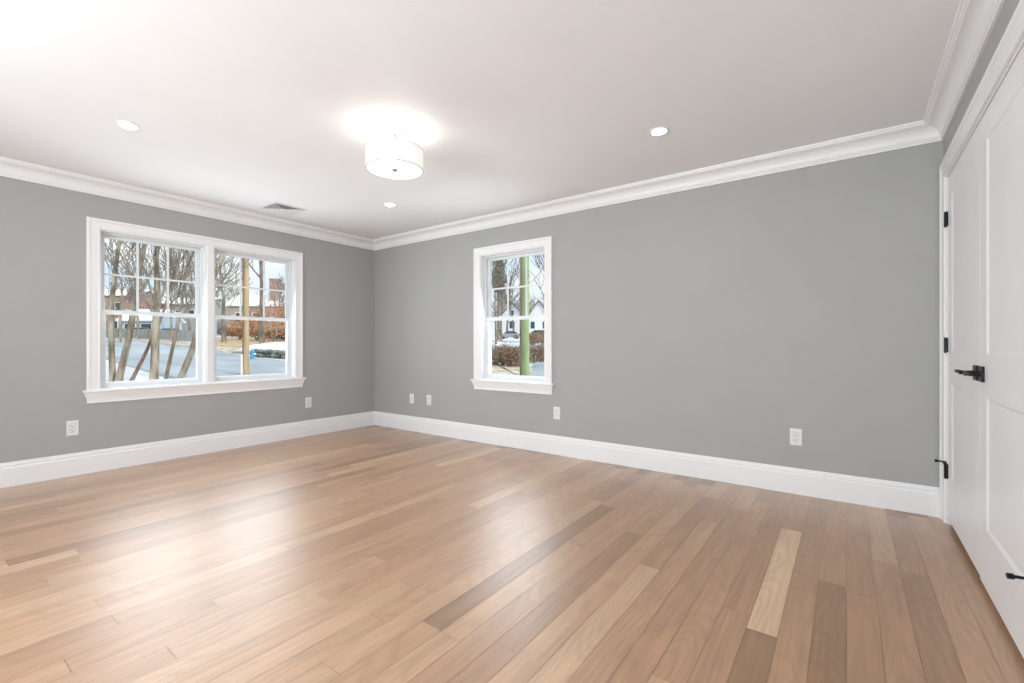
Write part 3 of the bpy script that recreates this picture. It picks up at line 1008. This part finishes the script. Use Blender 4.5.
# low stone wall and snow bank
sw = tag(empty('stone_wall', bear(275, 38)), 'low dark fieldstone wall holding up the snow bank', 'stone wall')
a, b = ground_at(255, 356), ground_at(300, 358.8)
rnd_ = random.Random(2)
mb = MB()
for k in range(26):
    p = a.lerp(b, (k + .5) / 26)
    for lv in range(2):
        mb.ball((p.x + rnd_.uniform(-.1, .1), p.y + rnd_.uniform(-.1, .1), p.z + 0.10 + 0.27 * lv), rnd_.uniform(.2, .3), 0.62, k * 3 + lv, 0.18, 7, 5)
mb.build('stones', M['stone'], sw, smooth=True)
a, b = ground_at(261, 350.5), ground_at(300, 352)
mb = MB()
rnd_ = random.Random(9)
n_ = 14
rs = []
for k in range(n_):
    p = a.lerp(b, k / (n_ - 1))
    hgt = 0.85 * math.sin(math.pi * min(1, (k + .4) / 5) / 2) * rnd_.uniform(.85, 1.05)
    ax = (b - a).normalized()
    sd_ = Vector((-ax.y, ax.x, 0))
    rs.append([tuple(p + sd_ * 3.2 * math.cos(t_) + Vector((0, 0, hgt * math.sin(t_) - 0.05))) for t_ in [math.pi * i / 7 for i in range(8)]])
mb.rings(rs)
tag(mb.build('snow_bank', M['snow'], smooth=True), 'white bank of snow on top of the low stone wall', 'snow bank', kind='stuff')


# ---------------- houses
def house(name, c, ax, L, D, hw, hr, wall_m, roof_m, label, wins=(), chimney=None, gable_front=False, cat='house'):
    """box body with a pitched roof; ax = direction of the ridge; windows on the face towards us"""
    root = tag(empty(name, c), label, cat)
    ax = Vector((ax.x, ax.y, 0)).normalized()
    nn = Vector((-ax.y, ax.x, 0))
    if nn.dot(CAM - c) < 0: nn = -nn
    P = lambda u, v, z: c + ax * u + nn * v + Vector((0, 0, z))
    h = L / 2
    k = D / 2
    mb = MB()
    vs = [P(-h, -k, -1), P(h, -k, -1), P(h, k, -1), P(-h, k, -1), P(-h, -k, hw), P(h, -k, hw), P(h, k, hw), P(-h, k, hw), P(-h, 0, hw + hr), P(h, 0, hw + hr)]
    mb.v += vs
    mb.f += [(0, 1, 2, 3), (0, 4, 5, 1), (3, 2, 6, 7), (0, 3, 7, 8, 4), (1, 5, 9, 6, 2), (4, 8, 9, 5), (7, 6, 9, 8)]
    mb.build('walls', M[wall_m], root)
    o = 0.4
    t_ = 0.22
    rf = MB()
    s_ = hr / k
    for sg in (1, -1):
        e0, e1 = sg * (k + o), 0.0
        z0, z1 = hw - o * s_ + 0.03, hw + hr + 0.03
        rf.v_n = len(rf.v)
        q = [P(-h - o, e0, z0), P(h + o, e0, z0), P(h + o, e1, z1), P(-h - o, e1, z1)]
        i = len(rf.v)
        rf.v += q + [x_ + Vector((0, 0, t_)) for x_ in q]
        rf.f += [(i, i + 1, i + 2, i + 3), (i + 7, i + 6, i + 5, i + 4)] + [(i + j, i + 4 + j, i + 4 + (j + 1) % 4, i + (j + 1) % 4) for j in range(4)]
    rf.build('roof', M[roof_m], root)
    for (u, z, ww, hh_) in wins:
        for_face = (lambda uu, zz, dd: P(uu, k + dd, zz)) if not gable_front else (lambda uu, zz, dd: P((h + dd) * gable_front, uu, zz))
        fr = MB(for_face2(for_face))
        fr.frame(u - ww / 2 - .1, u + ww / 2 + .1, z - hh_ / 2 - .1, z + hh_ / 2 + .1, .1, .1, .1, .1, 0.0, 0.06)
        f_ = fr.build('window', M['guard'], root)
        MB(for_face2(for_face)).box(u - ww / 2, u + ww / 2, 0.0, 0.03, z - hh_ / 2, z + hh_ / 2).build('window_pane', M['hwin'], f_)
    if chimney:
        u, v, ww, z0, z1 = chimney
        mb = MB(lambda a_, b_, z_: P(a_, b_, z_))
        mb.box(u - ww / 2, u + ww / 2, v - ww / 2, v + ww / 2, z0, z1)
        mb.box(u - ww / 2 - .08, u + ww / 2 + .08, v - ww / 2 - .08, v + ww / 2 + .08, z1, z1 + .2)
        mb.build('chimney', M['brick'], root)
    return root


def for_face2(fn): return lambda u, d, z: fn(u, z, d)


house('brick_house', bear(111, 82), RT + FW * 0.15, 12, 8, 6.6, 1.3, 'brick', 'roof_snow', 'red brick house with a snow covered roof behind the left pane trees',
      [(-4, 4.6, 1.1, 1.5), (-1.8, 4.6, 1.1, 1.5), (1, 4.6, 1.1, 1.5), (3.8, 4.6, 1.1, 1.5), (-3.5, 1.7, 1.2, 1.6), (3.0, 1.7, 1.2, 1.6)])
house('garage', bear(152, 73), RT, 5.5, 5.5, 2.5, 1.6, 'blue_siding', 'roof_snow', 'small pale blue garage with a white roof behind the thickest trunk', [(-1.2, 1.3, 1.6, 1.2), (1.3, 1.3, 1.6, 1.2)])
house('long_house', bear(188, 92), RT + FW * -0.1, 13, 9, 5.6, 1.4, 'grey_siding', 'roof_snow', 'long grey house with a snowy roof beside the window mullion',
      [(-4, 3.6, 1.2, 1.5), (-1, 3.6, 1.2, 1.5), (2, 3.6, 1.2, 1.5), (4.6, 3.6, 1.2, 1.5)])
house('grey_house', bear(229, 112), RT, 11, 9, 4.8, 2.0, 'grey_siding', 'roof_snow', 'low grey house behind the large spreading tree', [(-3.5, 2.2, 1.3, 1.3), (0, 2.2, 1.3, 1.3), (3.5, 2.2, 1.3, 1.3)])
house('chimney_house', bear(275, 88), RT + FW * 0.1, 13, 9, 5.4, 2.2, 'tan_siding', 'roof_snow', 'tan house with a big square brick chimney behind the right pane',
      [(-4.5, 3.2, 1.1, 1.6), (-1.5, 3.2, 1.1, 1.6), (3.5, 3.2, 1.1, 1.6)], chimney=(0.9, 2.0, 1.6, 5.0, 10.4))

# retaining wall / fence and parked cars across the road in the left pane
fw_ = tag(empty('board_fence', bear(155, 66)), 'long weathered grey board fence across the road beyond the left pane', 'fence')
a, b = bear(88, 68), bear(208, 58)
L_ = (b - a).length
fa = (b - a).normalized()
fn = Vector((-fa.y, fa.x, 0))
fmap = lambda u, d, z: a + fa * u + fn * d + Vector((0, 0, z))
mb = MB(fmap)
kk = int(L_ / 0.30)
for k in range(kk):
    mb.box(k * 0.30, k * 0.30 + 0.27, 0, 0.03, -0.2, 1.35)
mb.build('boards', M['grey_siding'], fw_)
for k in range(int(L_ / 2.4) + 1):
    MB(fmap).box(k * 2.4 - 0.06, k * 2.4 + 0.06, -0.12, 0.0, -0.3, 1.4).build('post', M['grey_siding'], fw_)


def car(name, c, head, paint, label, suv=False):
    root = tag(empty(name, c), label, 'car')
    fwd = Vector((head.x, head.y, 0)).normalized()
    lf = Vector((-fwd.y, fwd.x, 0))
    m = lambda u, d, z: c + fwd * u + lf * d + Vector((0, 0, z))
    hh = 0.25 if suv else 0.0
    prof = [(-2.2, .35), (-2.25, .75), (-2.1, .98 + hh), (-1.2, 1.02 + hh), (1.0, 1.0 + hh * .6), (1.9, .88 + hh * .5), (2.2, .68), (2.2, .35)]
    mb = MB(m)
    mb.rings([[(u, d * (0.93 if z > .9 else 1.0), z) for u, z in prof] for d in (-.88, -.80, .80, .88)])
    mb.build('body', M[paint], root, bevel=0.05)
    x0 = -2.05 if suv else -1.75
    cab = [(x0, .96 + hh), (x0 + (.25 if suv else .75), 1.46 + hh), (-.1, 1.50 + hh), (.35, 1.44 + hh), (1.1, .98 + hh * .6)]
    mb = MB(m)
    mb.rings([[(u, d * (.82 if z > 1.3 else 1.0), z) for u, z in cab] for d in (-.78, .78)])
    mb.build('glasshouse', M['hwin'], root, bevel=0.03)
    rf = MB(m)
    rf.rings([[(cab[1][0] - .03, -d, 1.45 + hh + z), (cab[1][0] - .03, d, 1.45 + hh + z), (.4, d, 1.45 + hh + z), (.4, -d, 1.45 + hh + z)] for z, d in ((0, .68), (.07, .62))])
    rf.build('roof', M[paint], root, bevel=0.02)
    for u in (-1.35, 1.35):
        for s_ in (-1, 1):
            q = m(u, .76 * s_, .33)
            q2 = m(u, .90 * s_, .33)
            wl = MB().tube([tuple(q), tuple(q2)], [.33, .33], 16).build('wheel', M['tyre'], root)
            q3 = m(u, .905 * s_, .33)
            MB().tube([tuple(m(u, .895 * s_, .33)), tuple(m(u, .915 * s_, .33))], [.19, .17], 12).build('hubcap', M['nickel'], wl)
    return root


car('parked_car', bear(143, 66.3), RT, 'car_blue', 'greyish blue car behind the board fence, beside the thickest trunk')
car('parked_car', bear(173, 64.3), RT, 'car_blue', 'greyish blue car behind the board fence, between the slim trunks')

# hedges and russet foliage behind the lawn
for k, (px, dp, rx, h_, lf_, lb) in enumerate([
        (232, 80, 2.6, 1.5, 'hedge', 'dark low hedge before the grey house'),
        (246, 78, 2.8, 1.4, 'hedge', 'dark low hedge behind the tan utility pole'),
        (272, 70, 3.0, 1.3, 'hedge', 'dark evergreen hedge at the far edge of the straw lawn'),
        (287, 66, 2.6, 1.6, 'hedge', 'dark evergreen hedge nearest the far edge of the double window')]):
    shrub('hedge', bear(px, dp), rx, h_, 80 + k, lb, lf_, 'hedge', n_=700, size=0.13)
for k, (px, dp, rx, h_, lb) in enumerate([
        (240, 66, 2.0, 3.4, 'russet leaved beech shrub just left of the tan utility pole'),
        (257, 62, 2.3, 4.6, 'russet leaved beech shrub behind the large tall tree'),
        (273, 60, 2.6, 5.6, 'biggest russet leaved shrub in front of the chimney house'),
        (286, 64, 1.8, 5.2, 'russet leaved shrub beside the far edge of the double window')]):
    shrub('beech_shrub', bear(px, dp), rx, h_, 90 + k, lb, 'beech', n_=420, size=0.15, stems=14)

# ---------------- beyond the single window
pole2 = tag(empty('utility_pole', bear(525, 14.0)), 'green stained wooden utility pole behind the single window', 'pole')
b = ORIG[pole2.name]
MB().lathe((b.x, b.y, b.z - 0.3), [(0.135, 0), (0.130, 2), (0.108, 10)], 18).build('pole_shaft', M['poleg'], pole2, smooth='auto')
c_ = b - RT * 0.135 - FW * 0.03
MB().tube([(c_.x, c_.y, c_.z), (c_.x, c_.y, c_.z + 9)], [0.028, 0.028], 6).build('conduit', M['barkr'], pole2)

house('white_house', bear(515.5, 118), FW + RT * 0.2, 9, 8.0, 3.6, 4.3, 'white_siding', 'shingle', 'white house with a steep gable left of the green pole', [(0, 2.6, 1.3, 1.8), (0, 5.6, 0.9, 1.2)], gable_front=-1)
house('white_cottage', bear(540.5, 103), FW + RT * 0.15, 9, 5.8, 3.6, 4.2, 'white_siding', 'shingle', 'white gabled cottage right of the green pole', [(-1.3, 2.6, 0.9, 1.5), (1.3, 2.6, 0.9, 1.5)], gable_front=-1)
car('parked_car', bear(509.5, 90), RT * -1 + FW * 0.2, 'car_silver', 'silver car parked in the snow left of the green pole')
car('parked_car', bear(536, 86), RT * -1 + FW * 0.2, 'car_dark', 'charcoal car parked right of the green pole', True)

for k, (px, dp, r_, h_, lb) in enumerate([
        (496, 64, 0.15, 18, 'dark trunk at the jamb edge of the single window, farthest from the green pole'),
        (501.5, 74, 0.17, 19, 'dark trunk behind the evergreen, next to the tail of the silver car'),
        (507, 98, 0.26, 19, 'dark trunk rising behind the middle of the silver car'),
        (514, 100, 0.22, 17, 'dark trunk just left of the green pole'),
        (551, 30, 0.16, 12, 'dark tree with heavy boughs reaching in right of the green pole')]):
    tree('bare_tree', bear(px, dp), r_, h_, 120 + k, lb, 'barkd', maxlevel=3, thick=0.04 if dp > 40 else 0.018, first=0.42, twig='barkd', lean=(0, 0) if dp > 40 else (-0.06, 0))

# evergreen
ev = tag(empty('evergreen_tree', bear(499, 82)), 'dark evergreen tree rising at the upper left of the single window', 'tree')
b = ORIG[ev.name]
MB().tube([tuple(b - Vector((0, 0, .4))), tuple(b + Vector((0, 0, 8))), tuple(b + Vector((0, 0, 16)))], [0.4, 0.3, 0.06], 8).build('trunk', M['barkd'], ev)
mb = MB()
rnd_ = random.Random(77)
for k in range(26):
    z_ = 9.0 + 7.5 * k / 25
    leafy(mb, (b.x + rnd_.uniform(-.5, .5), b.y + rnd_.uniform(-.5, .5), b.z + z_), 1.4 * (1 - 0.7 * k / 25), 0.6, 60, 0.20, rnd_)
o = mb.build('needles', M['needle'], ev, recalc=False)
o['kind'] = 'stuff'

for k, (px, dp, rx, h_, lb) in enumerate([
        (496, 31, 1.0, 1.25, 'brown leafless bush at the jamb end of the row below the silver car'),
        (503, 30, 1.1, 1.35, 'brown leafless bush below the tail of the silver car'),
        (509.5, 29.5, 1.0, 1.2, 'brown leafless bush in the middle of the row left of the green pole'),
        (517, 29, 1.1, 1.3, 'brown leafless bush touching the green pole on its left'),
        (535, 33, 1.1, 1.2, 'low brown leafless bush right of the green pole'),
        (544, 34, 1.1, 1.3, 'brown leafless bush right of the green pole, nearest the casing'),
        (532, 62, 1.5, 1.7, 'brown bush in front of the charcoal car, nearest the green pole'),
        (543, 64, 1.6, 1.8, 'brown bush in front of the charcoal car, nearest the casing')]):
    shrub('brown_bush', bear(px, dp), rx, h_, 140 + k, lb, 'brush', 'bush', n_=900 if dp < 40 else 500, size=0.06 if dp < 40 else 0.12, stems=22)

# far woods behind the houses: a mass of bare trees nobody could count
mb = MB()
rnd_ = random.Random(303)
for k in range(130):
    px = rnd_.uniform(88, 300) if k < 80 else rnd_.uniform(480, 565)
    p = bear(px, rnd_.uniform(132, 180))
    h_ = rnd_.uniform(10, 15)
    top = p + Vector((rnd_.uniform(-.6, .6), rnd_.uniform(-.6, .6), h_))
    mb.tube([tuple(p - Vector((0, 0, 1))), tuple(p.lerp(top, .5) + Vector((rnd_.uniform(-.4, .4), 0, 0))), tuple(top)], [0.2, 0.13, 0.03], 4)
    for j in range(16):
        t_ = rnd_.uniform(.25, .95)
        q = p.lerp(top, t_)
        az = rnd_.uniform(0, 6.28)
        l_ = h_ * 0.36 * (1.1 - t_)
        e = q + Vector((math.cos(az) * l_, math.sin(az) * l_, l_ * rnd_.uniform(.5, 1.4)))
        mb.tube([tuple(q), tuple(e)], [0.07, 0.03], 3)
        for i_ in range(3):
            f_ = q.lerp(e, rnd_.uniform(.3, .9))
            mb.tube([tuple(f_), tuple(f_ + Vector((rnd_.uniform(-1, 1), rnd_.uniform(-1, 1), rnd_.uniform(.2, 1.2))))], [0.035, 0.02], 3)
tag(mb.build('treeline', M['twig'], recalc=False), 'hazy mass of bare grey woods far behind the houses', 'woods', kind='stuff')
